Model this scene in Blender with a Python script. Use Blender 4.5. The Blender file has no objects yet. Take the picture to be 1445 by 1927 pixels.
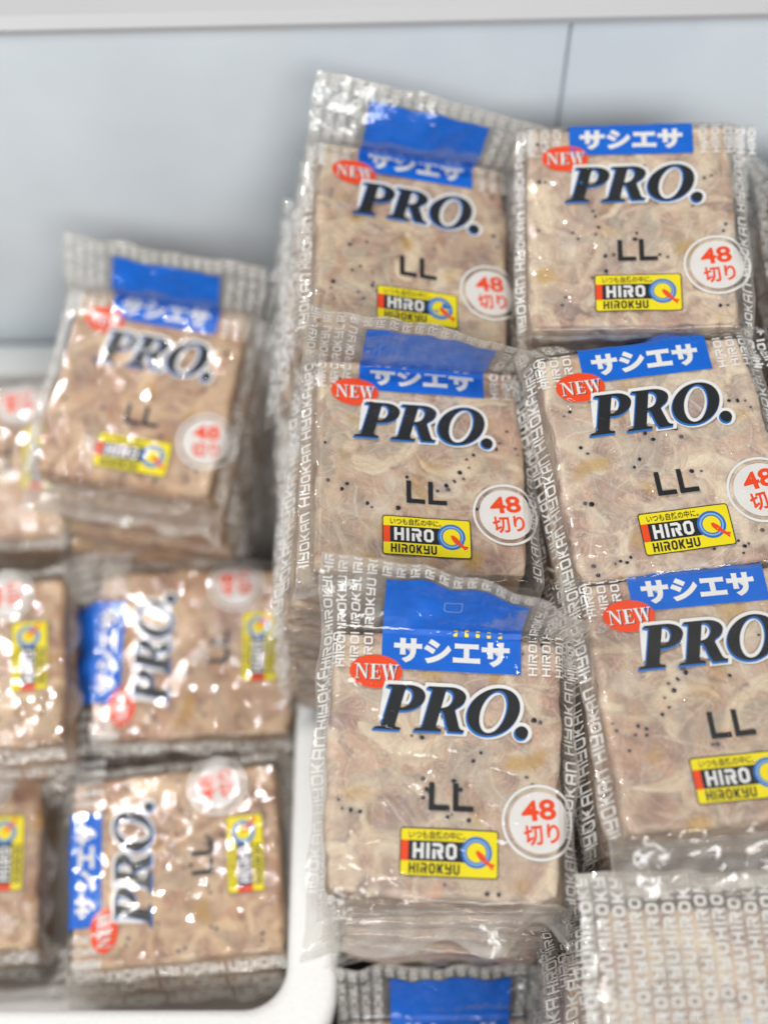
import bpy, bmesh, math, random
import numpy as np
from mathutils import Vector, Matrix
from mathutils.geometry import tessellate_polygon

SC = bpy.context.scene
COL = SC.collection
RAD = math.radians

# ------------------------------------------------------------------ camera, world, lamps, exposure
Z0 = 0.870                                    # camera height above the freezer floor
cam_d = bpy.data.cameras.new('camera')
cam = bpy.data.objects.new('camera', cam_d)
COL.objects.link(cam)
cam.location = (0, 0, Z0)
cam.rotation_euler = (RAD(90 - 58), 0, 0)
cam_d.sensor_fit = 'VERTICAL'
cam_d.sensor_height = 36
cam_d.lens = 36 * 2783 / 1927
cam_d.clip_start = 0.01
cam_d.clip_end = 50
cam_d.dof.use_dof = True
cam_d.dof.focus_distance = 0.675
cam_d.dof.aperture_fstop = 2.7
SC.camera = cam

world = bpy.data.worlds.new('World')
SC.world = world
world.use_nodes = True
bg = world.node_tree.nodes['Background']
bg.inputs[0].default_value = (0.86, 0.93, 1.0, 1)
bg.inputs[1].default_value = 0.18

def lamp(name, loc, target, sx, sy, watts, col):
    d = bpy.data.lights.new(name, 'AREA')
    d.shape = 'RECTANGLE'
    d.size, d.size_y = sx, sy
    d.energy = watts
    d.color = col
    o = bpy.data.objects.new(name, d)
    COL.objects.link(o)
    o.location = loc
    v = Vector(target) - Vector(loc)
    o.rotation_euler = v.to_track_quat('-Z', 'Y').to_euler()
    return o
tube = lamp('ceiling_tube_lamp', (-1.12, 0.86, 2.2), (-1.08, 0.84, 0.2), 0.6, 0.05, 42, (1.0, 0.97, 0.93))
tube.rotation_euler = (0, 0, RAD(25))
lamp('ceiling_panel_lamp', (0.7, -2.0, 2.3), (0.05, 0.6, 0.25), 1.3, 0.8, 60, (1.0, 0.97, 0.93))
lamp('ceiling_panel_lamp', (-0.4, -1.6, 2.5), (0.05, 0.6, 0.2), 0.9, 0.9, 36, (0.93, 0.96, 1.0))

SC.view_settings.view_transform = 'Standard'
SC.view_settings.look = 'None'
SC.view_settings.gamma = 1
SC.view_settings.exposure = -0.2
SC.view_settings.use_curve_mapping = False
SC.render.engine = 'CYCLES'
SC.cycles.transparent_max_bounces = 40
SC.cycles.max_bounces = 6
SC.cycles.diffuse_bounces = 3
SC.cycles.glossy_bounces = 2
SC.cycles.transmission_bounces = 4
SC.cycles.caustics_reflective = False
SC.cycles.caustics_refractive = False
SC.cycles.sample_clamp_indirect = 4
SC.cycles.use_denoising = True

# ------------------------------------------------------------------ materials
class NT:
    def __init__(s, name):
        s.m = bpy.data.materials.new(name)
        s.m.use_nodes = True
        s.t = s.m.node_tree
        s.t.nodes.clear()
        s.out = s.t.nodes.new('ShaderNodeOutputMaterial')
    def n(s, kind, **kw):
        nd = s.t.nodes.new('ShaderNode' + kind)
        for k, v in kw.items():
            if k.startswith('i_'):
                key = k[2:]
                key = int(key) if key.isdigit() else key.replace('_', ' ')
                nd.inputs[key].default_value = v
            else:
                setattr(nd, k, v)
        return nd
    def l(s, a, b):
        s.t.links.new(a, b)
    def math(s, op, a, b=None, c=None, clamp=False):
        nd = s.n('Math', operation=op, use_clamp=clamp)
        for i, v in enumerate((a, b, c)):
            if v is None: continue
            if isinstance(v, (int, float)): nd.inputs[i].default_value = v
            else: s.l(v, nd.inputs[i])
        return nd.outputs[0]

def mat_plain(name, col, rough=0.5, spec=0.4, noise=0.0, nscale=300, bump=0.0, trans=0.0):
    b = NT(name)
    p = b.n('BsdfPrincipled')
    p.inputs['Base Color'].default_value = (*col, 1)
    p.inputs['Roughness'].default_value = rough
    p.inputs['Specular IOR Level'].default_value = spec
    tc = b.n('TexCoord')
    if noise or bump:
        nz = b.n('TexNoise', i_Scale=nscale, i_Detail=4.0)
        b.l(tc.outputs['Object'], nz.inputs['Vector'])
        if noise:
            mx = b.n('Mix', data_type='RGBA', blend_type='MULTIPLY')
            mx.inputs[0].default_value = 1.0
            mx.inputs[6].default_value = (*col, 1)
            r = b.n('MapRange')
            r.inputs[1].default_value = 0.3; r.inputs[2].default_value = 0.7
            r.inputs[3].default_value = 1 - noise; r.inputs[4].default_value = 1 + noise * 0.3
            b.l(nz.outputs[0], r.inputs[0])
            b.l(r.outputs[0], mx.inputs[7])
            b.l(mx.outputs[2], p.inputs['Base Color'])
        if bump:
            bp = b.n('Bump', i_Strength=bump, i_Distance=0.0005)
            b.l(nz.outputs[0], bp.inputs['Height'])
            b.l(bp.outputs[0], p.inputs['Normal'])
    if trans:
        t = b.n('BsdfTransparent')
        mx = b.n('MixShader')
        nz2 = b.n('TexNoise', i_Scale=260.0, i_Detail=3.0)
        b.l(tc.outputs['Object'], nz2.inputs['Vector'])
        f = b.math('MULTIPLY_ADD', nz2.outputs[0], trans * 1.2, trans * 0.4, clamp=True)
        b.l(f, mx.inputs[0])
        b.l(p.outputs[0], mx.inputs[1]); b.l(t.outputs[0], mx.inputs[2])
        b.l(mx.outputs[0], b.out.inputs[0])
    else:
        b.l(p.outputs[0], b.out.inputs[0])
    return b.m

def mat_film():
    b = NT('clear_film')
    tc = b.n('TexCoord')
    oi = b.n('ObjectInfo')
    add = b.n('VectorMath', operation='ADD')
    sc = b.n('VectorMath', operation='SCALE')
    b.l(oi.outputs['Random'], sc.inputs[3]); sc.inputs[0].default_value = (3.1, 1.7, 0.9)
    b.l(tc.outputs['Object'], add.inputs[0]); b.l(sc.outputs[0], add.inputs[1])
    att = b.n('Attribute', attribute_name='haze')
    n1 = b.n('TexNoise', i_Scale=78.0, i_Detail=1.3, i_Roughness=0.45, i_Distortion=1.2)
    n2 = b.n('TexVoronoi', feature='DISTANCE_TO_EDGE', i_Scale=120.0)
    n3 = b.n('TexNoise', i_Scale=620.0, i_Detail=2.0)
    warp = b.n('VectorMath', operation='MULTIPLY_ADD')
    nw = b.n('TexNoise', i_Scale=60.0, i_Detail=2.0)
    b.l(add.outputs[0], nw.inputs['Vector'])
    b.l(nw.outputs['Color'], warp.inputs[0]); warp.inputs[1].default_value = (0.012,) * 3
    b.l(add.outputs[0], warp.inputs[2])
    for x, s in ((n1, add), (n2, warp), (n3, add)):
        b.l(s.outputs[0], x.inputs['Vector'])
    crease = b.math('POWER', b.math('MULTIPLY', n2.outputs[0], 3.0, clamp=True), 0.45)
    h = b.math('ADD', b.math('MULTIPLY', n1.outputs[0], 1.0), b.math('MULTIPLY', crease, 0.05))
    h = b.math('ADD', h, b.math('MULTIPLY', n3.outputs[0], 0.0))
    nm_ = b.n('TexNoise', i_Scale=26.0, i_Detail=1.0)
    b.l(add.outputs[0], nm_.inputs['Vector'])
    amp = b.n('MapRange')
    for i_, v_ in ((1, .40), (2, .62), (3, .22), (4, 1.25)): amp.inputs[i_].default_value = v_
    b.l(nm_.outputs[0], amp.inputs[0])
    h = b.math('MULTIPLY', b.math('SUBTRACT', h, 0.5), amp.outputs[0])
    bp = b.n('Bump', i_Strength=0.75, i_Distance=0.0038)
    b.l(h, bp.inputs['Height'])
    lw = b.n('LayerWeight', i_Blend=0.5)
    b.l(bp.outputs[0], lw.inputs['Normal'])
    fr = b.math('MULTIPLY_ADD', b.math('POWER', lw.outputs['Facing'], 4.0), 0.24, 0.048, clamp=True)
    tr = b.n('BsdfTransparent'); tr.inputs[0].default_value = (0.985, 0.980, 0.970, 1)
    gl = b.n('BsdfGlossy', i_Roughness=0.03)
    b.l(bp.outputs[0], gl.inputs['Normal'])
    df = b.n('BsdfDiffuse'); df.inputs[0].default_value = (0.93, 0.90, 0.84, 1)
    tl = b.n('BsdfTranslucent'); tl.inputs[0].default_value = (0.93, 0.89, 0.81, 1)
    md = b.n('MixShader'); md.inputs[0].default_value = 0.4
    b.l(df.outputs[0], md.inputs[1]); b.l(tl.outputs[0], md.inputs[2])
    hz = b.math('MULTIPLY', att.outputs['Fac'], b.math('MULTIPLY_ADD', n1.outputs[0], 1.3, 0.35), clamp=True)
    m1 = b.n('MixShader'); b.l(hz, m1.inputs[0])
    b.l(tr.outputs[0], m1.inputs[1]); b.l(md.outputs[0], m1.inputs[2])
    m2 = b.n('MixShader'); b.l(fr, m2.inputs[0])
    b.l(m1.outputs[0], m2.inputs[1]); b.l(gl.outputs[0], m2.inputs[2])
    b.l(m2.outputs[0], b.out.inputs[0])
    return b.m

def mat_shrimp():
    b = NT('frozen_shrimp')
    p = b.n('BsdfPrincipled', i_Roughness=0.40)
    p.inputs['Subsurface Weight'].default_value = 0.5
    p.inputs['Subsurface Radius'].default_value = (1.0, 0.6, 0.35)
    p.inputs['Subsurface Scale'].default_value = 0.0022
    p.inputs['Specular IOR Level'].default_value = 0.35
    at = b.n('Attribute', attribute_name='pigment')
    tc = b.n('TexCoord')
    nz = b.n('TexNoise', i_Scale=900.0, i_Detail=4.0, i_Distortion=1.5)
    b.l(tc.outputs['Object'], nz.inputs['Vector'])
    r = b.n('MapRange')
    for i, v in ((1, .3), (2, .7), (3, .92), (4, 1.07)): r.inputs[i].default_value = v
    b.l(nz.outputs[0], r.inputs[0])
    mx = b.n('Mix', data_type='RGBA', blend_type='MULTIPLY'); mx.inputs[0].default_value = 1
    b.l(at.outputs['Color'], mx.inputs[6]); b.l(r.outputs[0], mx.inputs[7])
    oi = b.n('ObjectInfo')
    hsv = b.n('HueSaturation')
    b.l(mx.outputs[2], hsv.inputs['Color'])
    tint = b.n('Mix', data_type='RGBA', blend_type='MULTIPLY'); tint.inputs[0].default_value = 1
    b.l(hsv.outputs[0], tint.inputs[6]); b.l(oi.outputs['Color'], tint.inputs[7])
    b.l(b.math('MULTIPLY_ADD', oi.outputs['Random'], 0.14, 0.92), hsv.inputs['Value'])
    b.l(b.math('MULTIPLY_ADD', oi.outputs['Random'], -0.2, 1.07), hsv.inputs['Saturation'])
    b.l(tint.outputs[2], p.inputs['Base Color'])
    bp = b.n('Bump', i_Strength=0.22, i_Distance=0.0006)
    b.l(nz.outputs[0], bp.inputs['Height'])
    b.l(bp.outputs[0], p.inputs['Normal'])
    b.l(p.outputs[0], b.out.inputs[0])
    return b.m

M_FILM = mat_film()
M_SHR = mat_shrimp()
M_EYE = mat_plain('shrimp_eye', (0.012, 0.009, 0.012), 0.35, 0.5)
M_EYE2 = mat_plain('sunken_shrimp_eye', (0.13, 0.095, 0.09), 0.4, 0.4)
M_BLUE = mat_plain('blue_ink', (0.001, 0.135, 0.66), 0.45, 0.3, 0.10, 160)
M_WHITE = mat_plain('white_ink', (0.80, 0.80, 0.79), 0.5, 0.3, 0.05, 200)
M_THINW = mat_plain('thin_white_ink', (0.90, 0.89, 0.87), 0.5, 0.3, trans=0.10)
M_DISC = mat_plain('milky_white_ink', (0.82, 0.80, 0.78), 0.5, 0.3, trans=0.10)
M_BLACK = mat_plain('black_ink', (0.014, 0.015, 0.018), 0.4, 0.4)
M_HAZY = mat_plain('hazy_white_ink', (0.78, 0.82, 0.82), 0.5, 0.3, trans=0.45)
M_RED = mat_plain('red_ink', (0.83, 0.068, 0.012), 0.45, 0.3)
M_YEL = mat_plain('yellow_ink', (0.86, 0.72, 0.008), 0.45, 0.3)
M_MIDB = mat_plain('mid_blue_ink', (0.02, 0.16, 0.52), 0.45, 0.3)
M_PALEB = mat_plain('pale_blue_ink', (0.30, 0.52, 0.78), 0.45, 0.3, trans=0.15)
M_LINER = mat_plain('freezer_liner', (0.80, 0.87, 0.92), 0.38, 0.4, 0.10, 9, 0.03)
M_RIM = mat_plain('freezer_rim', (0.52, 0.52, 0.53), 0.45, 0.4, 0.03, 8)
M_SEAM = mat_plain('seam_gasket', (0.34, 0.38, 0.42), 0.6, 0.3)
M_GAPSHADE = mat_plain('gap_shade_floor', (0.035, 0.035, 0.04), 0.6, 0.3, 0.2, 30)  # near-black colour stands in for the shade deep between stacks and box
M_FOAM = mat_plain('white_foam', (0.84, 0.84, 0.82), 0.75, 0.25, 0.05, 420, 0.5)

# ------------------------------------------------------------------ helpers
def link(o, parent=None):
    COL.objects.link(o)
    if parent is not None: o.parent = parent
    return o

def tag(o, label=None, cat=None, group=None, kind=None):
    if label: o['label'] = label
    if cat: o['category'] = cat
    if group: o['group'] = group
    if kind: o['kind'] = kind
    return o

def mesh_np(name, V, F, mats, mi=None, smooth=False):
    me = bpy.data.meshes.new(name)
    me.from_pydata(np.asarray(V).tolist(), [], [list(map(int, f)) for f in F])
    for m in mats: me.materials.append(m)
    if mi is not None: me.polygons.foreach_set('material_index', np.asarray(mi, np.int32))
    if smooth: me.polygons.foreach_set('use_smooth', np.ones(len(me.polygons), bool))
    me.update()
    return me

def ss(a, b, x):
    t = np.clip((x - a) / (b - a), 0, 1)
    return t * t * (3 - 2 * t)

def make_noise(seed, wl, n=9):
    r = np.random.RandomState(seed)
    a = r.rand(n) * 2 * np.pi
    k = 2 * np.pi / (wl * (0.6 + 0.9 * r.rand(n)))
    ph = r.rand(n) * 2 * np.pi
    kx, ky = k * np.cos(a), k * np.sin(a)
    def f(x, y):
        o = np.zeros_like(x, float)
        for i in range(n):
            o = o + np.sin(kx[i] * x + ky[i] * y + ph[i])
        return o / math.sqrt(n / 2) / 1.6
    return f

# ------------------------------------------------------------------ the pouch surface (millimetres)
W, H, T = 100.0, 114.0, 20.0
XF, YB, YT = 57.5, -57.0, 56.0

def make_surf(seed, head=45.0, head_slope=0.0, head_len=36.0, ridge=0.0, foot=70.0, drop=(6, 6), wav=1.0, foot_len=16.0, twist=0.0, hw=1.0, bulge=None, yt=56.0, hz=0.0):
    YT = yt
    nl = make_noise(seed, 46); nm = make_noise(seed + 1, 15); nf = make_noise(seed + 2, 7.5); ne = make_noise(seed + 3, 30)
    ng = make_noise(seed + 4, 22)
    def bend(s, a0, r, b0=None):
        steps = 28
        Y = np.zeros_like(s); Zz = np.zeros_like(s)
        ds = s / steps
        for i in range(steps):
            si = ds * (i + 0.5)
            a = a0 if b0 is None else a0 + (b0 - a0) * (1 - ss(5, 15, si))
            a = a * ss(0, r, si)
            Y += np.cos(a) * ds; Zz += np.sin(a) * ds
        return Y, Zz
    def f(x, y, back=False):
        x = np.asarray(x, float); y = np.asarray(y, float)
        ax = np.abs(x)
        side = ss(48.5, 57.5, ax)
        top = np.maximum(y - YT, 0); bot = np.maximum(YB + 0.5 - y, 0)
        fade = 1 - ss(0, 16, top)
        D = np.where(x < 0, drop[0], drop[1]) * (1 + 0.35 * ne(x * 0.2, y))
        edge = np.clip(side + ss(0, 8, top) + ss(0, 6, bot), 0, 1)
        z = T + 1.05 + 0.30 * nl(x, y) + 0.13 * nm(x, y)
        rid = 1 - np.abs(nm(x * 1.1, y * 0.8))
        z = z - D * side * fade
        z = z + edge * wav * (0.55 * nl(x * 2, y * 2) + 0.45 * nm(x, y) + 0.16 * nf(x, y))
        if back:
            inner = (1 - ss(51.0, 57.5, ax)) * (1 - ss(0.8, 7, top)) * (1 - ss(0.8, 6, bot))
            z = z * (1 - inner) + (-0.6) * inner - 0.35 - 0.7 * ss(4, 30, top) * (1 - ss(30, 36, top))
        a0 = np.radians(head + head_slope * x / 58 + 5 * hw * ne(x * 1.4, x * 0.3))
        Y1, Z1 = bend(top, a0, 4.0, None if bulge is None else np.radians(bulge) + 0 * a0)
        tent = ridge * (1 - np.abs(x - 4) / 62) * ss(0, 22, top)
        wr = hw * wav * ss(1, 10, top) * (1.3 * nl(x * 1.6, y * 0.7 + 40) + 0.5 * nm(x * 0.9, y * 0.5))
        nn = tent + wr
        yy = np.where(y > YT, YT + Y1 - np.sin(a0) * nn, y)
        zz = np.where(y > YT, z + Z1 + np.cos(a0) * nn, z)
        ab = np.radians(-foot + 14 * ne(x * 0.9 + 80, x * 0.2))
        Y2, Z2 = bend(bot, ab, 4.0)
        wr2 = wav * ss(2, 10, bot) * (1.5 * nl(x * 1.5 + 9, y * 0.8) + 0.5 * nm(x * 0.8, y * 0.6) + twist * x / 58 * 5)
        yy = np.where(y < YB + 0.5, YB + 0.5 - Y2 + np.sin(ab) * wr2, yy)
        zz = np.where(y < YB + 0.5, zz + Z2 + np.cos(ab) * wr2, zz)
        xx = x + edge * np.sign(x) * (0.8 * ne(y * 0.9, y * 0.3) + 0.25 * ng(y, x * 0.1)) * ss(50, 58, ax)
        xx = xx + np.sign(x) * 1.2 * ss(0, 25, top) * ss(20, 58, ax)
        return np.stack([xx, yy, zz], -1)
    f.len = (foot_len, head_len)
    f.nm = nm; f.hz = hz
    return f

def grid_sheet(name, f, back=False, step=1.3):
    fl, hl = f.len
    xs = np.linspace(-XF, XF, int(2 * XF / step) + 1)
    ys = np.linspace(YB - fl, YT + hl, int((YT - YB + fl + hl) / step) + 1)
    X, Y = np.meshgrid(xs, ys)
    P = f(X.ravel(), Y.ravel(), back) * 0.001
    nx, ny = len(xs), len(ys)
    i = np.arange(nx * ny).reshape(ny, nx)
    Fq = np.stack([i[:-1, :-1], i[:-1, 1:], i[1:, 1:], i[1:, :-1]], -1).reshape(-1, 4)
    me = mesh_np(name, P, Fq, [M_FILM], smooth=True)
    ax = np.abs(X.ravel()); y = Y.ravel()
    edge = np.clip(ss(49, 54, ax) + ss(YT - 1, YT + 8, y) * 1.1 + (1 - ss(YB - 7, YB, y)) * 1.2, 0, 1.2)
    seal = ss(56.3, 57.0, ax) * 0.10 + ss(YT + hl - 4.5, YT + hl - 4, y) * 0.10 + (1 - ss(YB - fl + 4, YB - fl + 4.5, y)) * 0.12
    haze = 0.006 + 0.10 * edge + seal + 0.09 * edge * np.clip(f.nm(X.ravel() * 1.3, Y.ravel() * 1.2), 0, 1)
    haze = np.where((y > 38) & (X.ravel() > -30.5) & (X.ravel() < 33.5) & (y < YT + 27.5), 0.006, haze) if not back else haze
    haze = np.clip(haze + f.hz, .004, 1)
    a = me.attributes.new('haze', 'FLOAT', 'POINT')
    a.data.foreach_set('value', haze.astype(np.float32))
    return me

# ------------------------------------------------------------------ flat artwork (millimetres), later wrapped on the pouch
class Art:
    def __init__(s):
        s.V = []; s.F = []; s.L = []; s.M = []; s.mats = []; s.j = 0
    def mi(s, m):
        if m not in s.mats: s.mats.append(m)
        return s.mats.index(m)
    def tri(s, pts, faces, mat, layer):
        b = len(s.V)
        s.j += 1
        lay = layer + (s.j % 40) * 0.012
        s.V += [(float(p[0]), float(p[1])) for p in pts]
        s.L += [lay] * len(pts)
        k = s.mi(mat)
        for f in faces:
            s.F.append(tuple(b + int(q) for q in f)); s.M.append(k)
    def poly(s, loops, mat, layer):
        flat = [p for l in loops for p in l]
        t = tessellate_polygon([[Vector((p[0], p[1], 0)) for p in l] for l in loops])
        s.tri(flat, t, mat, layer)
    def rect(s, x0, y0, x1, y1, mat, layer):
        s.tri([(x0, y0), (x1, y0), (x1, y1), (x0, y1)], [(0, 1, 2, 3)], mat, layer)
    def disc(s, cx, cy, rx, ry, mat, layer, inner=0.0, rot=0, n=56):
        o = [(rx * math.cos(2 * math.pi * i / n), ry * math.sin(2 * math.pi * i / n)) for i in range(n)]
        c, q = math.cos(rot), math.sin(rot)
        o = [(cx + c * a - q * b, cy + q * a + c * b) for a, b in o]
        if inner:
            k = [(cx + (a - cx) * inner, cy + (b - cy) * inner) for a, b in o]
            s.tri(o + k, [(i, (i + 1) % n, n + (i + 1) % n, n + i) for i in range(n)], mat, layer)
        else:
            s.tri(o, [tuple(range(n))], mat, layer)
    def text(s, body, box, mat, layer, off=0.0, rot=0.0, shear=0.0):
        P, Fc = font_mesh(body, off)
        mn, mx = P.min(0), P.max(0)
        x0, y0, x1, y1 = box
        Q = (P - mn) / (mx - mn) * (x1 - x0, y1 - y0) + (x0, y0)
        if rot:
            c = np.array([(x0 + x1) / 2, (y0 + y1) / 2]); R = np.array([[math.cos(rot), math.sin(rot)], [-math.sin(rot), math.cos(rot)]])
            Q = (Q - c) @ R + c
        s.tri(Q, Fc, mat, layer)
    def cut(s, step=4.0):
        bm = bmesh.new()
        lay = bm.verts.layers.float.new('k')
        vs = []
        for (x, y), l in zip(s.V, s.L):
            v = bm.verts.new((x, y, 0)); v[lay] = l; vs.append(v)
        for f, m in zip(s.F, s.M):
            if len(set(f)) < 3: continue
            try:
                q = bm.faces.new([vs[i] for i in f]); q.material_index = m
            except ValueError: pass
        xs = [v[0] for v in s.V]; ys = [v[1] for v in s.V]
        for ax, lo, hi in ((0, min(xs), max(xs)), (1, min(ys), max(ys))):
            c = math.floor(lo / step) * step + step * 0.5
            while c < hi:
                no = (1, 0, 0) if ax == 0 else (0, 1, 0)
                co = (c, 0, 0) if ax == 0 else (0, c, 0)
                bmesh.ops.bisect_plane(bm, geom=bm.verts[:] + bm.edges[:] + bm.faces[:], plane_co=co, plane_no=no, dist=1e-5)
                c += step
        bm.verts.index_update()
        s.P = np.array([(v.co.x, v.co.y) for v in bm.verts])
        s.K = np.array([v[lay] for v in bm.verts])
        s.FF = [[v.index for v in f.verts] for f in bm.faces]
        s.MM = [f.material_index for f in bm.faces]
        bm.free()
        return s

_fc = {}
def font_mesh(body, off):
    k = (body, off)
    if k in _fc: return _fc[k]
    cu = bpy.data.curves.new('t', 'FONT'); cu.body = body; cu.offset = off; cu.resolution_u = 4
    o = bpy.data.objects.new('t', cu); COL.objects.link(o)
    dg = bpy.context.evaluated_depsgraph_get()
    me = bpy.data.meshes.new_from_object(o.evaluated_get(dg))
    P = np.array([(v.co.x, v.co.y) for v in me.vertices]); Fc = [tuple(p.vertices) for p in me.polygons]
    bpy.data.objects.remove(o); bpy.data.curves.remove(cu); bpy.data.meshes.remove(me)
    _fc[k] = (P, Fc)
    return _fc[k]

def wrap(name, art, f, back=False, extra=0.0):
    x, y = art.P[:, 0], art.P[:, 1]
    e = 0.4
    p = f(x, y, back); dx = f(x + e, y, back) - f(x - e, y, back); dy = f(x, y + e, back) - f(x, y - e, back)
    n = np.cross(dx, dy); n /= np.linalg.norm(n, axis=1)[:, None] + 1e-9
    q = p - n * (0.05 * (art.K + 1) + extra)[:, None]
    return mesh_np(name, q * 0.001, art.FF, art.mats, art.MM, smooth=False)

def arc(cx, cy, rx, ry, a0, a1, n=24):
    return [(cx + rx * math.cos(RAD(a0 + (a1 - a0) * i / n)), cy + ry * math.sin(RAD(a0 + (a1 - a0) * i / n))) for i in range(n + 1)]

def offset(loop, d):
    n = len(loop); out = []
    for i in range(n):
        a, b, c = np.array(loop[i - 1]), np.array(loop[i]), np.array(loop[(i + 1) % n])
        u = b - a; v = c - b
        lu, lv = np.linalg.norm(u), np.linalg.norm(v)
        if lu < 1e-9 or lv < 1e-9: continue
        n1 = np.array([u[1], -u[0]]) / lu; n2 = np.array([v[1], -v[0]]) / lv
        m = n1 + n2; l = np.linalg.norm(m)
        if l < 1e-6: m = n1; l = 1
        m = m / l
        k = min(1 / max(m @ n1, 0.3), 1.7)
        out.append(tuple(b + m * d * k))
    return out

def title_letters():
    Pl = [(0, 0), (.57, 0), (.57, .05), (.46, .07), (.43, .11), (.43, .43), (.50, .43)] + arc(.50, .715, .41, .285, -85, 90) + \
         [(.02, 1), (.02, .95), (.12, .93), (.14, .89), (.14, .11), (.11, .07), (0, .05)]
    Ph = [(.43, .50)] + arc(.45, .715, .19, .22, -85, 90) + [(.43, .935)]
    Rl = [(0, 0), (.57, 0), (.57, .05), (.46, .07), (.43, .11), (.43, .455), (.47, .455), (.52, .40), (.66, .12), (.72, .03), (.74, 0), (1.06, 0), (1.06, .05), (.98, .07), (.93, .12), (.74, .49)] + \
         arc(.50, .74, .41, .26, -48, 90) + [(.02, 1), (.02, .95), (.12, .93), (.14, .89), (.14, .11), (.11, .07), (0, .05)]
    Rh = [(.43, .525)] + arc(.45, .735, .19, .20, -85, 90) + [(.43, .935)]
    Ol = arc(0, .5, .56, .535, 0, 354, 60); Oh = arc(0, .5, .285, .475, 0, 354, 60)
    def tf(l, dx, sh=.26):
        return [(-31.9 + 20.2 * (x + dx + sh * y), 13.2 + 20.0 * y) for x, y in l]
    g = [[tf(Pl, 0), tf(Ph, 0)[::-1]], [tf(Rl, .88), tf(Rh, .88)[::-1]], [tf(Ol, 2.46), tf(Oh, 2.46)[::-1]],
         [tf(arc(3.2, .066, .14, .145, 0, 350, 28), 0, 0)]]
    return g

def sq_letter(ch, w, h, t):
    """square lettering: quads of one letter in a w x h cell, stroke t"""
    m0, m1 = h * .5 - t / 2, h * .5 + t / 2
    R = lambda a, b, c, d: [(a, b), (c, b), (c, d), (a, d)]
    L, Rr = R(0, 0, t, h), R(w - t, 0, w, h)
    c = t * .9
    if ch == 'I': return [R(0, 0, t, h)]
    if ch == 'H': return [L, Rr, R(t, m0, w - t, m1)]
    if ch == 'U': return [R(0, c, t, h), R(w - t, c, w, h), [(0, c), (c, 0), (c + t * .4, t), (t, c + t * .4)], R(c, 0, w - c, t), [(w - c, 0), (w, c), (w - t, c + .4 * t), (w - c - .4 * t, t)]]
    if ch == 'N': return [R(0, 0, t, h), R(w - t, 0, w, h - c), R(t, h - t, w - c, h), [(w - c, h), (w - c - .3 * t, h - t), (w - t, h - c - .3 * t), (w, h - c)]]
    if ch == 'A': return [R(0, 0, t, h - c), R(w - t, 0, w, h), R(c, h - t, w - t, h), [(0, h - c), (t, h - c), (c + t * .3, h - t), (c, h)], R(t, m0 - t * .5, w - t, m1 - t * .5)]
    if ch == 'O': return [R(0, c, t, h - c), R(w - t, c, w, h - c), R(c, 0, w - c, t), R(c, h - t, w - c, h),
                          [(0, c), (c, 0), (c + .4 * t, t), (t, c + .4 * t)], [(w - c, 0), (w, c), (w - t, c + .4 * t), (w - c - .4 * t, t)],
                          [(0, h - c), (t, h - c - .4 * t), (c + .4 * t, h - t), (c, h)], [(w - c, h), (w - c - .4 * t, h - t), (w - t, h - c - .4 * t), (w, h - c)]]
    if ch == 'R': return [R(0, 0, t, h * .62), R(0, h - t, w - c, h), R(w - t, m1, w, h - c), [(w - c, h), (w - c - .3 * t, h - t), (w - t, h - c - .3 * t), (w, h - c)],
                          R(t * 1.4, m0, w, m1), [(w * .42, m0), (w - t * 1.15, 0), (w + t * .1, 0), (w * .42 + t * 1.3, m0)]]
    if ch == 'K': return [L, R(t, m0, w * .70, m1), [(w * .30, m1), (w - t * 1.1, h), (w + t * .1, h), (w * .30 + t * 1.4, m1)], [(w * .30, m0), (w * .30 + t * 1.4, m0), (w + t * .1, 0), (w - t * 1.1, 0)]]
    if ch == 'Y': return [R(0, m0, t, h), R(w - t, t, w, h), R(t, m0, w - t, m1), R(0, 0, w, t)]
    if ch == 'S': return [R(0, 0, w, t), R(0, h - t, w, h), R(0, m0, w, m1), R(0, m1, t, h - t), R(w - t, t, w, m0)]
    return []

def sq_text(art, body, x, y, h, adv, mat, layer, up=False, lo=-1e9, hi=1e9, t=None, fit=None):
    """lay a line of square letters; up=True reads upward from (x, y); cut letters off outside lo..hi along the line"""
    w = adv * .80; t = t or h * .19
    if fit:
        tot = sum(t * 1.9 if c == 'I' else adv * .45 if c == ' ' else adv for c in body)
        k = fit / tot; adv *= k; w *= k
    p = 0.0
    for ch in body:
        cw = t if ch == 'I' else w
        for q in sq_letter(ch, cw, h, t):
            pts = [(p + a, b) for a, b in q]
            base = y if up else x
            a0 = min(a for a, b in pts) + base; a1 = max(a for a, b in pts) + base
            if a1 < lo or a0 > hi: continue
            pts = [(min(max(a + base, lo), hi) - base, b) for a, b in pts]
            if up: pts = [(x - b, y + a) for a, b in pts]
            else: pts = [(x + a, y + b) for a, b in pts]
            art.tri(pts, [(0, 1, 2, 3)], mat, layer)
        p += adv * .45 if ch == ' ' else (t * 1.9 if ch == 'I' else adv)
    return p

def rrect(x0, y0, x1, y1, r):
    return arc(x1 - r, y1 - r, r, r, 0, 90, 6) + arc(x0 + r, y1 - r, r, r, 90, 180, 6) + arc(x0 + r, y0 + r, r, r, 180, 270, 6) + arc(x1 - r, y0 + r, r, r, 270, 360, 6)

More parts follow.
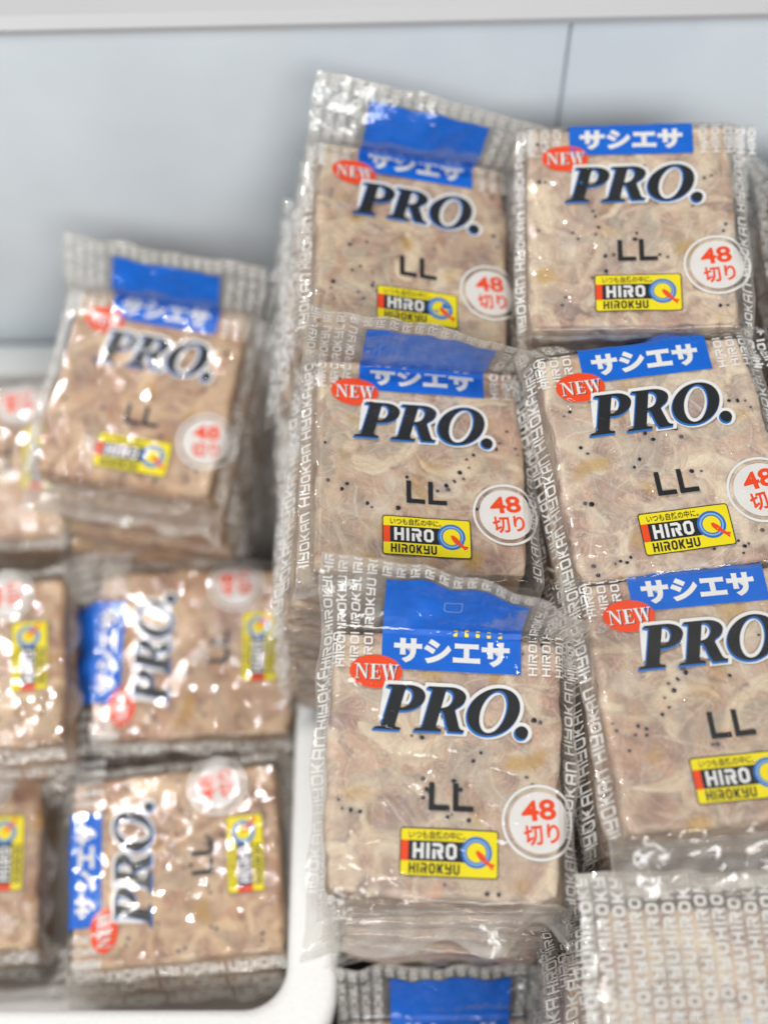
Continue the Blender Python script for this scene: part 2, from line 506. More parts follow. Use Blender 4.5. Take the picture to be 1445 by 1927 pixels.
# --- the artwork, once
WORD = 'HIROKYU'
A = {}
a = Art(); a.rect(-29.5, 40.2, 32.3, YT + 26.5, M_BLUE, 3)
A['blue_band'] = a.cut(2.5)
a = Art()
for i in range(5):       # lower ends of the back print's yellow letters that show over the fold
    x = 2 + i * 5.0
    a.rect(x - .5, YT + 0.3, x + 2.3, YT + 3.6, M_BLACK, 2); a.rect(x, YT + 0.3, x + 1.8, YT + 3.2, M_YEL, 1)
a.poly([rrect(-3.5, YT + 13.5, 4.5, YT + 18.5, 1.2), rrect(-3.2, YT + 13.8, 4.2, YT + 18.2, 1.0)[::-1]], M_PALEB, .6)
A['band_fragments'] = a.cut(3)
a = Art(); a.text('サシエサ', (-24.2, 43.2, 27.2, 54.6), M_WHITE, 0.3, off=0.052); A['band_lettering'] = a.cut(3)
a = Art()
g = title_letters()
for loops in g:
    a.poly([offset(l, 1.65) for l in loops], M_WHITE, 2.2)
for loops in g:
    a.poly([[(x - .55, y - .75) for x, y in offset(l, .25)] for l in loops], M_MIDB, 1.4)
for loops in g:
    a.poly(loops, M_BLACK, 0.6)
A['title_lettering'] = a.cut(4)
a = Art(); a.disc(-31.8, 38.6, 11.6, 7.6, M_RED, 2.6, rot=-.03); A['new_badge'] = a.cut(4)
a = Art()
def new_word(dx, dy, mat, lay):
    S = lambda pts: a.tri([(-31.8 + dx + (x - 9.4) * .98, 38.6 + dy + (y - 3.6) * .98) for x, y in pts], [tuple(range(len(pts)))], mat, lay)
    R = lambda x0, y0, x1, y1: S([(x0, y0), (x1, y0), (x1, y1), (x0, y1)])
    R(0, 0, 2.0, .4); R(.8, .4, 1.25, 6.6); R(-.2, 6.6, 1.3, 7); S([(.6, 7), (4.9, 0), (5.4, 0), (5.4, 1.2), (1.9, 7)]); R(4.95, 1.2, 5.4, 6.6); R(4.2, 6.6, 6.2, 7)
    R(6.8, 0, 11.3, .4); R(7.5, .4, 8.9, 6.6); R(6.8, 6.6, 11.2, 7); R(8.9, 3.3, 10.2, 3.7); S([(11.3, .4), (10.6, .4), (11.5, 2)]); S([(11.2, 6.6), (10.5, 6.6), (11.3, 5.2)]); R(10.0, 2.6, 10.3, 4.4)
    R(11.6, 6.6, 14.0, 7); S([(12.2, 6.6), (14.0, 0), (14.5, 0), (14.9, 1.4), (13.5, 6.6)]); S([(14.2, .6), (16.0, 6.6), (15.5, 6.6)])
    R(14.8, 6.6, 17.2, 7); S([(15.2, 6.6), (17.0, 0), (17.4, 0), (17.8, 1.3), (16.5, 6.6)]); S([(17.2, .6), (18.9, 6.6), (18.4, 6.6)]); R(17.8, 6.6, 19.6, 7)
new_word(.45, -.35, M_BLACK, 1.3); new_word(0, 0, M_WHITE, 0.4)
A['badge_lettering'] = a.cut(4)
a = Art()
for x in (-7.2, 3.2):
    a.rect(x, -20.9, x + 2.3, -9.0, M_BLACK, .6); a.rect(x + 2.3, -20.9, x + 8.9, -18.6, M_BLACK, .6)
A['size_lettering'] = a.cut(4)
a = Art()
a.poly([rrect(-18.9, -48.6, 22.9, -28.4, 1.4)], M_BLACK, 5.0)
a.poly([rrect(-18.45, -48.15, 22.45, -28.85, 1.1)], M_YEL, 4.2)
a.rect(-18.3, -42.2, 10.0, -33.7, M_BLACK, 3.3)
a.rect(-18.45, -42.2, -15.3, -33.7, M_RED, 2.6)
a.disc(13.6, -37.8, 6.6, 6.6, M_MIDB, 2.4); a.disc(13.6, -37.8, 5.5, 5.5, M_PALEB, 1.6, inner=.86); a.disc(13.6, -37.8, 4.1, 4.1, M_YEL, 1.6)
fish = [(13.2, -37.2), (14.6, -37.0), (16.6, -38.6), (18.2, -40.9), (19.6, -42.2), (21.6, -42.6), (20.7, -43.6), (20.6, -45.2), (18.9, -43.4), (17.4, -42.2), (15.0, -40.8), (13.6, -38.9)]
a.poly([fish[::-1]], M_RED, .6)
A['maker_label'] = a.cut(4)
a = Art()
a.text('いつも自然の中に。', (-15.2, -33.1, 8.8, -29.6), M_BLACK, .6, off=.012)
sq_text(a, 'HIRO', -13.4, -41.2, 6.6, 6, M_WHITE, .5, t=1.35, fit=19.6)
sq_text(a, 'HIROKYU', -15.0, -47.4, 4.4, 4, M_BLACK, .5, t=.85, fit=22.0)
A['maker_lettering'] = a.cut(4)
BX, BY = 40.5, -24.0
a = Art(); a.disc(BX, BY, 16.3, 16.3, M_WHITE, 2.6, inner=.925); a.disc(BX, BY, 13.2, 13.2, M_DISC, 2.6); A['count_badge'] = a.cut(2.5)
a = Art()
a.text('48', (BX - 8.0, BY + .6, BX + 7.0, BY + 9.6), M_RED, .8, off=.028, rot=.13)
a.text('切り', (BX - 6.8, BY - 9.6, BX + 8.6, BY - .8), M_RED, .8, off=.028, rot=.13)
A['count_lettering'] = a.cut(3)
def border(seed, back=False, full=False):
    r = random.Random(seed)
    a = Art()
    cols = [-56.0 + 6.1 * i for i in range(20)]
    if full:
        for i in range(18):
            sq_text(a, WORD * 5, -58 + 6.8 * i + 5.0, -70 - r.random() * 5, 5.0, 5.9, M_WHITE, .4, up=True, lo=-57, hi=YT + 14, t=1.2)
        return a.cut(4)
    for x in cols:
        inband = -34 < x < 31
        if not inband:
            sq_text(a, WORD * 3, x + 4, 40.2, 3.9, 4.6, M_THINW, 3.6, up=True, lo=40, hi=56.0)
            sq_text(a, WORD * 3, x + 4, 57.5 - r.random() * 6, 3.9, 4.6, M_THINW, 3.6, up=True, lo=57.5, hi=YT + 26)
        sq_text(a, WORD * 2, x + 4, YT + 27.5 - (4 if int(x) % 2 else 1), 3.9, 4.6, M_THINW, 3.6, up=True, lo=YT + 27.3, hi=YT + 35.2)
    for x in (-52.6, 56.4):
        sq_text(a, 'HIYOKAN HIYOKAN HIYOKAN HIYOKAN', x, -58 - r.random() * 8, 4.2, 5.4, M_THINW, 3.6, up=True, lo=-57, hi=39.4)
    if not full:
        for x in (51.5, 55.2, -51.5):       # the back sheet's columns, seen through the clear side seams
            sq_text(a, WORD * 3, x + 3.5, 41.5, 3.6, 4.6, M_THINW, 8, up=True, lo=40.5, hi=56)
    return a.cut(4)
A['border_lettering'] = border(3)
SIMPLE_BORDER = border(8)

# ------------------------------------------------------------------ frozen shrimp blocks: painted pigment and real relief
def gnoise(n, m, wl, seed):
    r = np.random.RandomState(seed)
    z = r.randn(n, m)
    fx = np.fft.fftfreq(n)[:, None]; fy = np.fft.fftfreq(m)[None]
    s = wl / 2.6
    g = np.exp(-2 * (np.pi * s) ** 2 * (fx ** 2 + fy ** 2))
    o = np.real(np.fft.ifft2(np.fft.fft2(z) * g))
    return o / o.std()

def wrap1(a, half, r=2.5):
    s = np.sign(a); q = np.abs(a); L = r * math.pi / 2
    t = np.clip((q - (half - r)) / r, 0, math.pi / 2)
    x = np.where(q < half - r, q, np.where(q < half - r + L, half - r + r * np.sin(t), half))
    z = np.where(q < half - r, 0, np.where(q < half - r + L, -(r - r * np.cos(t)), -r - (q - (half - r + L))))
    return s * x, z

def shrimp_block(name, seed, step, nshr=250, eyes=True, nbig=60):
    rs = np.random.RandomState(seed)
    r = 3.2; ext = T - r + r * math.pi / 2 - r
    xa = np.arange(-(W / 2 + ext), W / 2 + ext + step * .5, step); ya = np.arange(-(H / 2 + ext), H / 2 + ext + step * .5, step)
    n, m = len(ya), len(xa)
    X, Y = np.meshgrid(xa, ya)
    q = 1 / step
    wx = 1.8 * gnoise(n, m, 15 * q, seed + 1); wy = 1.8 * gnoise(n, m, 15 * q, seed + 2)
    fx = .3 * gnoise(n, m, 4 * q, seed + 3); fy = .3 * gnoise(n, m, 4 * q, seed + 4)
    U, V = X + wx + fx, Y + wy + fy
    b1 = gnoise(n, m, 13 * q, seed + 5); b2 = gnoise(n, m, 4 * q, seed + 6); b3 = gnoise(n, m, 1.1 * q, seed + 7)
    tan = np.array([.53, .395, .30]); pink = np.array([.41, .265, .21]); cream = np.array([.76, .64, .47]); grey = np.array([.45, .385, .31])
    k = (1 / (1 + np.exp(-1.3 * b1)))[..., None]
    k = (1 / (1 + np.exp(-2.4 * b1)))[..., None]
    mauve = np.array([.345, .255, .235]); k2 = ss(.2, 1.8, gnoise(n, m, 11 * q, seed + 31))[..., None] * .8
    C = tan * k + pink * (1 - k)
    C = C * (1 - k2) + mauve * k2
    C = C * (1 + .09 * b2[..., None] + .025 * b3[..., None])
    ph = 5.5 * gnoise(n, m, 17 * q, seed + 21); ph2 = 5.5 * gnoise(n, m, 13 * q, seed + 22)
    fib = np.sin(2 * np.pi * (X * .6 + Y * .35 + ph) / 1.5 + 1.2 * b2) * ss(-.6, .8, gnoise(n, m, 9 * q, seed + 23)) + np.sin(2 * np.pi * (Y * .7 - X * .3 + ph2) / 1.9 + 1.2 * b3) * ss(-.4, 1., gnoise(n, m, 8 * q, seed + 24))
    Hh = .10 * b2 + .05 * b3
    ey = []
    for i in range(nshr + nbig):
        cx, cy = rs.uniform(xa[0], xa[-1]), rs.uniform(ya[0], ya[-1])
        R = rs.uniform(6.0, 19.0); hw = rs.uniform(2.6, 6.2); a0 = rs.uniform(-np.pi, np.pi); span = rs.uniform(1.5, 3.4)
        big = i >= nshr
        if big: R = rs.uniform(9, 21); hw = rs.uniform(4.2, 7.0); span = rs.uniform(1.5, 2.8)
        lim = R + hw + 8
        j0, j1 = np.searchsorted(xa, [cx - lim, cx + lim]); i0, i1 = np.searchsorted(ya, [cy - lim, cy + lim])
        if j1 - j0 < 3 or i1 - i0 < 3: continue
        sl = (slice(i0, i1), slice(j0, j1))
        dx, dy = U[sl] - cx, V[sl] - cy
        rr = np.hypot(dx, dy); th = (np.arctan2(dy, dx) - a0) % (2 * np.pi)
        t = th / span
        wdt = hw * (1 - .72 * np.clip(t, 0, 1) ** 1.3) * np.clip(t * 9 + .35, 0, 1)
        d = (rr - R) / np.maximum(wdt, .2)
        mask = 1 - ss(.30, 1.0, np.abs(d))
        mask = mask * (1 - ss(.94, 1.02, t)) * (th < span * 1.02)
        op = rs.uniform(.18, .50) if not big else rs.uniform(.40, .74)
        kind = rs.rand()
        base = cream if kind < .5 else (grey if kind < .72 else tan * 1.12 if kind < .9 else np.array([.58, .37, .27]))
        base = base * rs.uniform(.84, 1.12)
        seg = .5 + .5 * np.sin(th * R / rs.uniform(1.5, 2.3) * 2 * np.pi / 2.2)
        rim = np.exp(-((np.abs(d) - .8) / .16) ** 2)
        strand = .5 + .5 * np.sin(d * hw * 3.2 + 2.5 * np.sin(th * 3 + i) + 1.5 * b2[sl])
        col = base[None, None] * (1 + .07 * (seg - .5) + .16 * rim + .16 * (strand - .5))[..., None]
        gut = np.exp(-((d + .15) / .16) ** 2) * .25 * (rs.rand() < .5)
        col = col * (1 - gut[..., None]) + np.array([.30, .20, .14]) * gut[..., None]
        head = (1 - ss(.0, .25, t)) * (rs.rand() < .3) * .4
        col = col * (1 - head[..., None]) + np.array([.62, .31, .18]) * head[..., None]
        w = (mask * op)[..., None]
        C[sl] = C[sl] * (1 - w) + col * w
        dome = np.sqrt(np.clip(1 - d * d, 0, 1)) * .45 * mask
        Hh[sl] = Hh[sl] * (1 - .7 * mask) + dome * (.6 + .4 * op)
        # legs: pale hair lines fanning inside the curl
        leg = (np.cos(th * R * 1.7 + 1.3 * np.sin(rr)) > .86) * ss(R - hw * 2.2, R - hw * 1.1, rr) * (1 - ss(R - hw * .9, R - hw * .6, rr)) * (t < .8) * .42
        C[sl] = C[sl] * (1 - leg[..., None]) + np.array([.72, .62, .48]) * leg[..., None]
        if rs.rand() < .15:
            for s in (-1, 1):
                if rs.rand() < .85:
                    ta = a0 + .10; rad = R + s * rs.uniform(1.2, 2.4)
                    ey.append((cx + rad * math.cos(ta) + rs.uniform(-1, 1), cy + rad * math.sin(ta) + rs.uniform(-1, 1), rs.uniform(.7, 1.35), rs.rand() < .35))
    # antennae and hair strands
    for i in range(int(nshr * .6)):
        cx, cy = rs.uniform(-W / 2, W / 2), rs.uniform(-H / 2, H / 2); R = rs.uniform(8, 40)
        a0 = rs.uniform(-np.pi, np.pi); span = rs.uniform(8, 34) / R
        ox, oy = cx - R * math.cos(a0), cy - R * math.sin(a0)
        lim = 24
        j0, j1 = np.searchsorted(xa, [cx - lim, cx + lim]); i0, i1 = np.searchsorted(ya, [cy - lim, cy + lim])
        sl = (slice(i0, i1), slice(j0, j1))
        dx, dy = X[sl] + .8 * wx[sl] - ox, Y[sl] + .8 * wy[sl] - oy
        th = (np.arctan2(dy, dx) - a0 + np.pi) % (2 * np.pi) - np.pi
        ln = np.exp(-((np.hypot(dx, dy) - R) / max(.3, step * .6)) ** 2) * (np.abs(th) < span / 2) * rs.uniform(.15, .45)
        colr = np.array([.78, .70, .58]) if rs.rand() < .75 else np.array([.34, .17, .12])
        C[sl] = C[sl] * (1 - ln[..., None]) + colr * ln[..., None]
    C = C * (1 + .045 * fib[..., None])
    for (ex, eyy, er, sunk) in ey:                # dusky pigment round each eye
        j0, j1 = np.searchsorted(xa, [ex - 4, ex + 4]); i0, i1 = np.searchsorted(ya, [eyy - 4, eyy + 4])
        if j1 - j0 < 2 or i1 - i0 < 2: continue
        hl = np.exp(-(np.hypot(X[i0:i1, j0:j1] - ex, Y[i0:i1, j0:j1] - eyy) / (er * 1.5)) ** 2)[..., None] * .4
        C[i0:i1, j0:j1] = C[i0:i1, j0:j1] * (1 - hl) + np.array([.26, .17, .17]) * hl
    # amber and dusky stains
    st = ss(1.1, 3.0, gnoise(n, m, 11 * q, seed + 11))[..., None] * .7
    C = C * (1 - st) + np.array([.50, .30, .06]) * st
    st = ss(1.4, 2.3, gnoise(n, m, 7 * q, seed + 12))[..., None] * .35
    C = C * (1 - st) + np.array([.30, .20, .17]) * st
    frost = ss(.9, 2.2, gnoise(n, m, 13 * q, seed + 13))[..., None] * .30
    C = C * (1 - frost) + np.array([.70, .66, .58]) * frost
    C = np.clip(C, .02, .9)
    px, zx = wrap1(X, W / 2, r); py, zy = wrap1(Y, H / 2, r)
    pz = T + zx + zy
    sx = ss(W / 2 - 2, W / 2, np.abs(X)); sy = ss(H / 2 - 2, H / 2, np.abs(Y))
    cr = 1.3 * (np.abs(py) / (H / 2)) ** 12 * (np.abs(px) / (W / 2)) ** 12
    px = px - np.sign(px) * cr; py = py - np.sign(py) * cr
    lump = .9 * gnoise(n, m, 22 * q, seed + 14)
    px = px + sx * np.sign(X) * ((Hh - .3) * 1.2 + lump * .8); py = py + sy * np.sign(Y) * ((Hh - .3) * 1.2 + lump * .8)
    pz = pz + (1 - np.maximum(sx, sy)) * (Hh - .28)
    wallx = (np.abs(X) > W / 2 + 1.2); wally = (np.abs(Y) > H / 2 + 1.2)
    bad = wallx & wally
    i = np.arange(n * m).reshape(n, m)
    Fq = np.stack([i[:-1, :-1], i[:-1, 1:], i[1:, 1:], i[1:, :-1]], -1)
    keep = ~(bad[:-1, :-1] | bad[:-1, 1:] | bad[1:, 1:] | bad[1:, :-1])
    Fq = Fq[keep]
    P = np.stack([px, py, np.maximum(pz, .05)], -1).reshape(-1, 3)
    col = C.reshape(-1, 3)
    use = np.zeros(n * m, bool); use[Fq.ravel()] = True
    idx = -np.ones(n * m, int); idx[use] = np.arange(use.sum())
    P = P[use]; col = col[use]; Fq = idx[Fq]
    V = P.tolist(); Fl = Fq.tolist(); mi = [0] * len(Fl); cols = [tuple(c) for c in col]
    if eyes:
        for (ex, eyy, er, sunk) in ey:
            if abs(ex) > W / 2 - 2 or abs(eyy) > H / 2 - 2: continue
            ii = min(max(int((eyy - ya[0]) / step), 0), n - 1); jj = min(max(int((ex - xa[0]) / step), 0), m - 1)
            zt = pz[ii, jj]; b = len(V)
            sx_, sy_ = er * rs.uniform(.8, 1.15), er * rs.uniform(.8, 1.15)
            V.append((ex, eyy, zt + .3)); cols.append((.01, .01, .01))
            for ring, (rr_, hz_) in enumerate(((.55, .24), (1.0, -.1))):
                for kx in range(10):
                    aa = kx * math.pi / 5
                    V.append((ex + sx_ * rr_ * math.cos(aa), eyy + sy_ * rr_ * math.sin(aa), zt + hz_)); cols.append((.01, .01, .01))
            for kx in range(10):
                k2 = (kx + 1) % 10
                Fl.append([b, b + 1 + kx, b + 1 + k2]); mi.append(1 + sunk)
                Fl.append([b + 1 + kx, b + 11 + kx, b + 11 + k2, b + 1 + k2]); mi.append(1 + sunk)
    me = mesh_np(name, np.array(V) * .001, Fl, [M_SHR, M_EYE, M_EYE2], mi, smooth=True)
    at = me.color_attributes.new('pigment', 'FLOAT_COLOR', 'POINT')
    at.data.foreach_set('color', np.concatenate([np.array(cols), np.ones((len(cols), 1))], 1).astype(np.float32).ravel())
    return me

BLOCKS = [shrimp_block('shrimp_block', 11 + 37 * i, .42) for i in range(4)]
COARSE = [shrimp_block('shrimp_block', 301 + 41 * i, .9, eyes=False) for i in range(2)]

# ------------------------------------------------------------------ the freezer
def rot_z(v, a):
    return Vector((v[0] * math.cos(a) - v[1] * math.sin(a), v[0] * math.sin(a) + v[1] * math.cos(a), v[2]))

def box_mesh(name, boxes, mat, bevel=0.0, seg=2):
    bm = bmesh.new()
    for x0, y0, z0, x1, y1, z1 in boxes:
        r = bmesh.ops.create_cube(bm, size=1.0)
        for v in r['verts']:
            v.co = Vector(((x0 + x1) / 2 + v.co.x * (x1 - x0), (y0 + y1) / 2 + v.co.y * (y1 - y0), (z0 + z1) / 2 + v.co.z * (z1 - z0)))
    if bevel:
        bmesh.ops.bevel(bm, geom=bm.edges[:], offset=bevel, segments=seg, affect='EDGES', profile=0.5)
    me = bpy.data.meshes.new(name); bm.to_mesh(me); bm.free()
    me.materials.append(mat)
    if bevel:
        me.polygons.foreach_set('use_smooth', np.ones(len(me.polygons), bool))
    return me

fz = bpy.data.objects.new('chest_freezer', None); link(fz)
fz.location = (0, 0.632, 0); fz.rotation_euler = (0, 0, RAD(1.9))
tag(fz, 'pale blue-white chest freezer with a panel seam and white rim behind the packs', 'freezer')
link(bpy.data.objects.new('wall_panel', box_mesh('wall_panel', [(-1.2, 0, 0, 0.0985, .03, .3505)], M_LINER, .0012)), fz)
link(bpy.data.objects.new('wall_panel', box_mesh('wall_panel', [(0.1000, 0, 0, 1.2, .03, .3505)], M_LINER, .0012)), fz)
link(bpy.data.objects.new('seam', box_mesh('seam', [(0.0980, .0022, 0, 0.1005, .02, .349)], M_SEAM)), fz)
rim_pts = [(-.012, .3525), (-.012, .3560), (-.006, .3600), (.055, .4500), (.055, .3525)]
rim_v = [(x, p, q) for x in (-1.2, 1.2) for p, q in rim_pts]
rim_f = [(i, (i + 1) % 5, 5 + (i + 1) % 5, 5 + i) for i in range(5)] + [(4, 3, 2, 1, 0), (5, 6, 7, 8, 9)]
link(bpy.data.objects.new('rim', mesh_np('rim', rim_v, rim_f, [M_RIM])), fz)
link(bpy.data.objects.new('floor_panel', box_mesh('floor_panel', [(-1.2, -.9, -.03, 1.2, .03, -.0005)], M_GAPSHADE)), fz)
link(bpy.data.objects.new('floor_step', box_mesh('floor_step', [(.004, -.40, 0, 1.1, -.002, .118)], M_GAPSHADE, .004)), fz)

# white foam box that holds the lower packs
def foam_box():
    x0, x1, y0, y1, h, t, ri, ro = -.58, -.024, .158, .613, .100, .026, .022, .035
    def ring(xa, ya, xb, yb, r):
        return arc(xb - r, yb - r, r, r, 0, 90, 8) + arc(xa + r, yb - r, r, r, 90, 180, 8) + arc(xa + r, ya + r, r, r, 180, 270, 8) + arc(xb - r, ya + r, r, r, 270, 360, 8)
    O = ring(x0, y0, x1, y1, ro); I = ring(x0 + t, y0 + t, x1 - t, y1 - t, ri); n = len(O)
    bm = bmesh.new()
    def lp(pts, z): return [bm.verts.new((p[0], p[1], z)) for p in pts]
    def ins(pts, d):
        cx, cy = (x0 + x1) / 2, (y0 + y1) / 2
        return [(p[0] + d * (1 if p[0] < cx else -1) , p[1] + d * (1 if p[1] < cy else -1)) for p in pts]
    loops = [lp(ins(O, .006), .002), lp(O, h - .005), lp(ins(O, .0015), h - .0012), lp(ins(O, .005), h), lp(ins(I, -.005), h), lp(ins(I, -.0015), h - .0012), lp(I, h - .005), lp(ins(I, .004), .022)]
    for p, q in zip(loops[:-1], loops[1:]):
        for i in range(n):
            bm.faces.new((p[i], p[(i + 1) % n], q[(i + 1) % n], q[i]))
    bm.faces.new(loops[-1]); bm.faces.new(loops[0][::-1])
    me = bpy.data.meshes.new('foam_box'); bm.to_mesh(me); bm.free()
    me.materials.append(M_FOAM)
    me.polygons.foreach_set('use_smooth', np.ones(len(me.polygons), bool))
    return me
fb = link(bpy.data.objects.new('foam_box', foam_box()))
fb.location.z = .001
tag(fb, 'white polystyrene foam box with rounded corners holding the lower blurred packs', 'box')

# ------------------------------------------------------------------ bait packs
GROUP = 'frozen shrimp bait packs stacked in the freezer'
PARTS = (('blue_band', None), ('band_lettering', 'blue_band'), ('title_lettering', None), ('new_badge', None), ('badge_lettering', 'new_badge'),
         ('size_lettering', None), ('maker_label', None), ('maker_lettering', 'maker_label'), ('count_badge', None), ('count_lettering', 'count_badge'))

def pose(o, pos, yaw, tx, ty):
    R = Matrix.Rotation(RAD(tx), 3, 'X') @ Matrix.Rotation(RAD(ty), 3, 'Y') @ Matrix.Rotation(RAD(yaw), 3, 'Z')
    p = Vector(pos) * .001 + Vector((0, 0, Z0))
    p = p + R @ Vector((0, 0, -.0205))               # the pose is given for the printed face
    o.matrix_world = Matrix.Translation(p) @ R.to_4x4()
    return R

def full_pack(label, pos, yaw, tx, ty, seed, block, flip=1, **kw):
    t = bpy.data.objects.new('bait_pack', None); link(t)
    pose(t, pos, yaw, tx, ty)
    tag(t, label, 'bait pack', GROUP)
    f = make_surf(seed, **kw)
    b = link(bpy.data.objects.new('shrimp_block', BLOCKS[block]), t)
    b.scale = ((1, 1, 1), (-1, 1, 1), (1, -1, 1), (-1, -1, 1))[flip]
    link(bpy.data.objects.new('film_front', grid_sheet('film_front', f)), t)
    link(bpy.data.objects.new('film_back', grid_sheet('film_back', f, True, 1.8)), t)
    link(bpy.data.objects.new('border_lettering', wrap('border_lettering', A['border_lettering'], f)), t)
    if seed == 5:
        link(bpy.data.objects.new('back_lettering', wrap('back_lettering', A['band_fragments'], f)), t)
    done = {}
    for nm, par in PARTS:
        done[nm] = link(bpy.data.objects.new(nm, wrap(nm, A[nm], f)), done.get(par, t))
    return t

TOPS = [
 # key, label, pos, yaw, tx, ty, seed, block, flip, kwargs
 ('hero', 'front pack with a raised peaked blue flap beside the foam box', (26.8, 246.7, -598.8), -2.0, 11.5, 4.0, 5, 0, 0,
  dict(head=66, head_slope=32, ridge=-5, hw=.4, foot=42, foot_len=26, drop=(9, 6), wav=1.25, twist=-1.5, hz=.01)),
 ('mid_left', 'pack with a curled blue flap right behind the front peaked pack', (17.5, 392.1, -585.4), 0.5, 3.9, 8.5, 21, 1, 1,
  dict(head=90, head_slope=20, ridge=-3, hw=.4, bulge=116, yt=51.5, foot=80, drop=(6, 4), wav=1.1)),
 ('back_left', 'tall blurred pack with a wide plain blue flap standing against the freezer wall', (15.0, 517.6, -568.6), -0.3, 6.6, 14.0, 37, 2, 0,
  dict(head=58, head_slope=20, ridge=2, bulge=112, yt=50.5, hw=.6, foot=85, drop=(6, 6), wav=.9)),
 ('back_right', 'flat square pack under the wall seam with its brown front edge bare', (122.2, 508.5, -544.8), -1.3, 11.4, -4.6, 53, 3, 1,
  dict(head=-70, foot=88, foot_len=10, drop=(4, 4), wav=.5)),
 ('mid_right', 'tilted sharp pack with a gathered twist of film on its left corner', (129.2, 385.0, -565.0), 8.3, 9.5, 1.0, 71, 0, 3,
  dict(head=-60, foot=80, foot_len=12, drop=(10, 6), wav=1.2)),
 ('front_right', 'pack cut by the right picture edge with a drooping clear hem', (143.8, 272.3, -581.6), 6.3, 4.5, 1.0, 89, 1, 2,
  dict(head=-55, foot=34, foot_len=27, drop=(10, 6), wav=1.3, hz=.03)),
 ('high_left', 'blurred pack leaning high in the foam box with a raised blue flap', (-135.0, 500.2, -671.2), -10.1, 14.8, -.5, 103, 2, 3,
  dict(head=48, head_slope=4, ridge=1, bulge=105, yt=52.5, hw=.6, foot=38, foot_len=24, drop=(3, 9), wav=1.0)),
 ('box_front', 'sideways glittering pack at the front right corner inside the foam box', (-112.4, 261.2, -775.6), 94.3, 6.4, -6.0, 121, 3, 0,
  dict(head=-78, foot=75, drop=(8, 5), wav=1.4)),
 ('box_mid', 'sideways pack behind the front corner pack in the foam box', (-109.8, 381.9, -762.0), 90.6, 7.7, -3.0, 141, 0, 1,
  dict(head=-40, foot=75, drop=(8, 5), wav=1.3)),
 ('box_edge_front', 'sideways pack at the left edge nearest the foam box front', (-249.0, 271.0, -800.0), 93.7, 7.0, 0.6, 163, 1, 3,
  dict(head=-40, foot=80, drop=(6, 5), wav=1.4)),
 ('box_edge_mid', 'sideways pack at the left edge whose whole yellow label shows', (-236.0, 364.0, -744.0), 95.6, 4.0, 0.0, 181, 2, 1,
  dict(head=-40, foot=80, drop=(6, 5), wav=1.4)),
 ('box_edge_back', 'sideways pack half hidden behind the high leaning pack at the left edge', (-252.0, 511.0, -760.0), 92.0, 8.0, 0.0, 199, 3, 2,
  dict(head=-40, foot=80, drop=(6, 5), wav=1.2)),
 ('wall_right', 'pack at the right picture edge beyond the dark gap by the wall', (253.0, 503.0, -572.0), 2.0, 9.0, 0.0, 211, 0, 2,
  dict(head=-40, foot=80, drop=(6, 6), wav=1.2)),
 ('low_front', 'low pack in the dark gap below the front peaked pack', (34.0, 128.0, -798.0), 1.0, 3.0, 0.0, 223, 1, 0,
  dict(head=55, foot=60, drop=(6, 6), wav=1.2)),
]
STACK = {}
for key, label, pos, yaw, tx, ty, seed, blk, flip, kw in TOPS:
    STACK[key] = (full_pack(label, pos, yaw, tx, ty, seed, blk, flip, **kw), pos, yaw, tx, ty)

# one pack lies face down: only its lettered back shows
def back_pack(label, pos, yaw, tx, ty, seed, block):
    t = bpy.data.objects.new('bait_pack', None); link(t)
    pose(t, pos, yaw, tx, ty)
    tag(t, label, 'bait pack', GROUP)
    f = make_surf(seed, head=-8, head_len=16, foot=70, drop=(3, 5), wav=.9, hz=0.26)
    b = link(bpy.data.objects.new('shrimp_block', BLOCKS[block]), t); b.scale = (-1, 1, 1)
    link(bpy.data.objects.new('film_front', grid_sheet('film_front', f)), t)
    link(bpy.data.objects.new('film_back', grid_sheet('film_back', f, True, 1.8)), t)
    link(bpy.data.objects.new('border_lettering', wrap('border_lettering', border(17, True, True), f)), t)
    a = Art()
    for x, y, w_, h_ in ((4, 3, 3, 9), (7, 6, 7, 2.4), (16, -2, 2.6, 13), (18.6, 7, 6, 2.4), (28, 1, 8, 2.6), (31, -6, 2.8, 16), (40, 4, 7, 2.4), (42, -5, 2.6, 9), (-36, 3, 9, 1.6), (-22, 5, 8, 1.6)):
        a.rect(x, y, x + w_, y + h_, M_PALEB, 6)
    link(bpy.data.objects.new('back_print', wrap('back_print', a.cut(4), f)), t)
    return t
STACK['face_down'] = (back_pack('pack lying face down with rows of white letter columns on its back', (139, 129, -606), 0.5, 2.0, 0.0, 241, 2), (139, 129, -606), 0.5, 2.0, 0.0)

# the packs underneath: two pouches built once, copied with their parts down every stack
def simple_pack(seed, blk):
    t = bpy.data.objects.new('bait_pack', None); link(t)
    f = make_surf(seed, head=-50, foot=75, drop=(13, 13), wav=1.2, foot_len=13, head_len=20, hz=-.05)
    link(bpy.data.objects.new('shrimp_block', COARSE[blk]), t)
    link(bpy.data.objects.new('film_front', grid_sheet('film_front', f, False, 2.2)), t)
    link(bpy.data.objects.new('border_lettering', wrap('border_lettering', SIMPLE_BORDER_CUT, f)), t)
    return t
class _B: pass
SIMPLE_BORDER_CUT = _B()
_k = np.array([max(SIMPLE_BORDER.P[i][1] for i in fc) < YT + 18 for fc in SIMPLE_BORDER.FF])
SIMPLE_BORDER_CUT.P, SIMPLE_BORDER_CUT.K, SIMPLE_BORDER_CUT.mats = SIMPLE_BORDER.P, SIMPLE_BORDER.K, SIMPLE_BORDER.mats
SIMPLE_BORDER_CUT.FF = [fc for fc, kk in zip(SIMPLE_BORDER.FF, _k) if kk]
SIMPLE_BORDER_CUT.MM = [mm for mm, kk in zip(SIMPLE_BORDER.MM, _k) if kk]
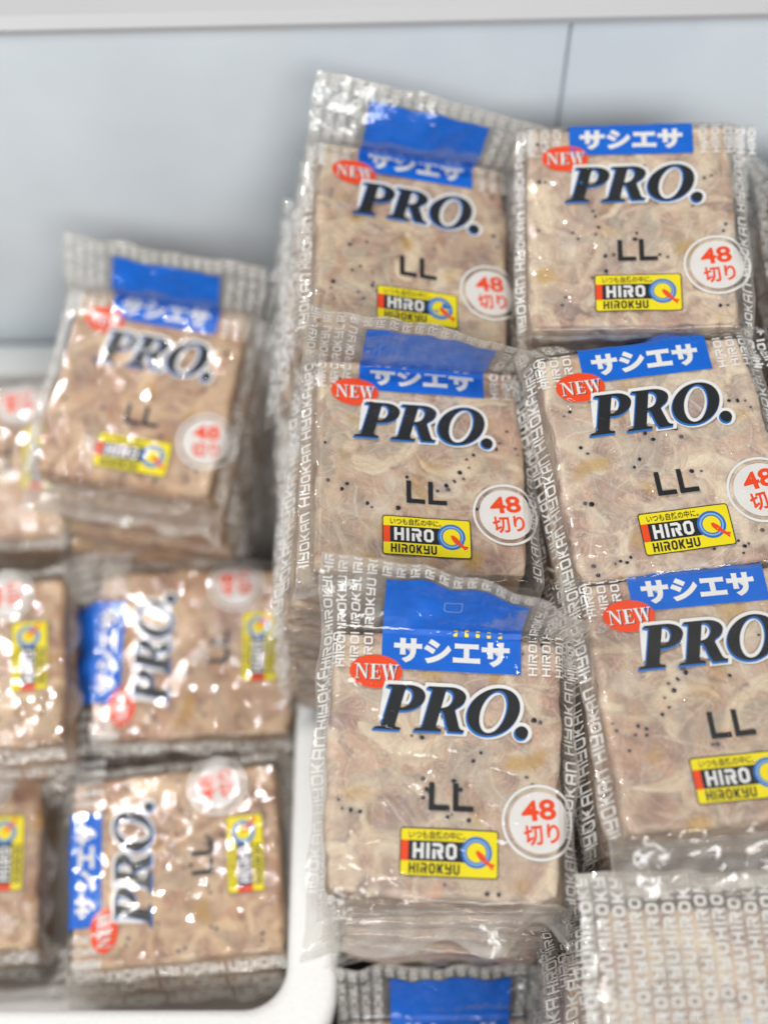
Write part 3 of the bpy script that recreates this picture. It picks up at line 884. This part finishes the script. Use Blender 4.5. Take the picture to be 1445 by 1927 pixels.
PROTO = [simple_pack(401, 0), simple_pack(433, 1)]
proto_used = [False, False]
ORD = ['second', 'third', 'fourth', 'fifth', 'sixth', 'seventh', 'eighth', 'ninth', 'tenth', 'eleventh']
UNDER = {
 # stack: (how many below, description, dx/dy shift per pack in mm, spacing)
 'hero': (7, 'the front peaked pack', (1.5, 3.0), 21.4),
 'mid_left': (7, 'the curled blue flap pack', (-6.0, 1), 21.4),
 'back_left': (7, 'the tall pack at the wall', (-5.0, 0), 21.4),
 'back_right': (8, 'the flat pack under the wall seam', (0, 0), 21.4),
 'mid_right': (7, 'the tilted pack with the twisted film corner', (-1.0, 0), 21.4),
 'front_right': (7, 'the pack with the drooping clear hem', (-1.0, 0), 21.4),
 'low_front': (2, 'the low dark pack', (0, 0), 21.4),
 'face_down': (10, 'the face-down pack', (-2, 0), 21.4),
 'wall_right': (7, 'the pack at the right edge by the wall', (0, 0), 21.4),
 'high_left': (7, 'the high leaning pack', (1.5, 0), 21.4),
 'box_front': (3, 'the glittering corner pack', (0, 0), 21.4),
 'box_mid': (3, 'the second sideways pack', (0, 0), 21.4),
 'box_edge_front': (2, 'the nearest left edge pack', (0, 0), 21.4),
 'box_edge_mid': (4, 'the left edge pack showing its label', (0, 0), 21.4),
 'box_edge_back': (3, 'the half hidden pack at the left edge', (0, 0), 21.4),
}
BROWNER = ('high_left', 'box_front', 'box_mid', 'box_edge_front', 'box_edge_mid', 'box_edge_back')   # this batch of shrimp is browner
for key in BROWNER:
    for ch in STACK[key][0].children:
        if ch.name.startswith('shrimp_block'): ch.color = (.92, .81, .71, 1)
rnd = random.Random(5)
for key, (cnt, desc, (sx, sy), gap) in UNDER.items():
    top, pos, yaw, tx, ty = STACK[key]
    for i in range(cnt):
        w = i % 2
        if not proto_used[w]:
            o = PROTO[w]; proto_used[w] = True
        else:
            o = PROTO[w].copy(); COL.objects.link(o)
            for ch in PROTO[w].children:
                c = ch.copy(); COL.objects.link(c); c.parent = o
        if key in BROWNER:
            for c in o.children:
                if c.name.startswith('shrimp_block'): c.color = (.92, .81, .71, 1)
        k = 1 - (i + 1) / (cnt + 1.5)
        jx, jy = rnd.uniform(-2.5, 2.5), rnd.uniform(-2.5, 2.5)
        lim = min(i + 1, 3)
        pose(o, (pos[0] + sx * lim + jx, pos[1] + sy * min(i + 1, 5) + jy, pos[2] - gap * (i + 1)), yaw + rnd.uniform(-3, 3), tx * k, ty * k)
        tag(o, '%s pack down in the stack under %s' % (ORD[i], desc), 'bait pack', GROUP)
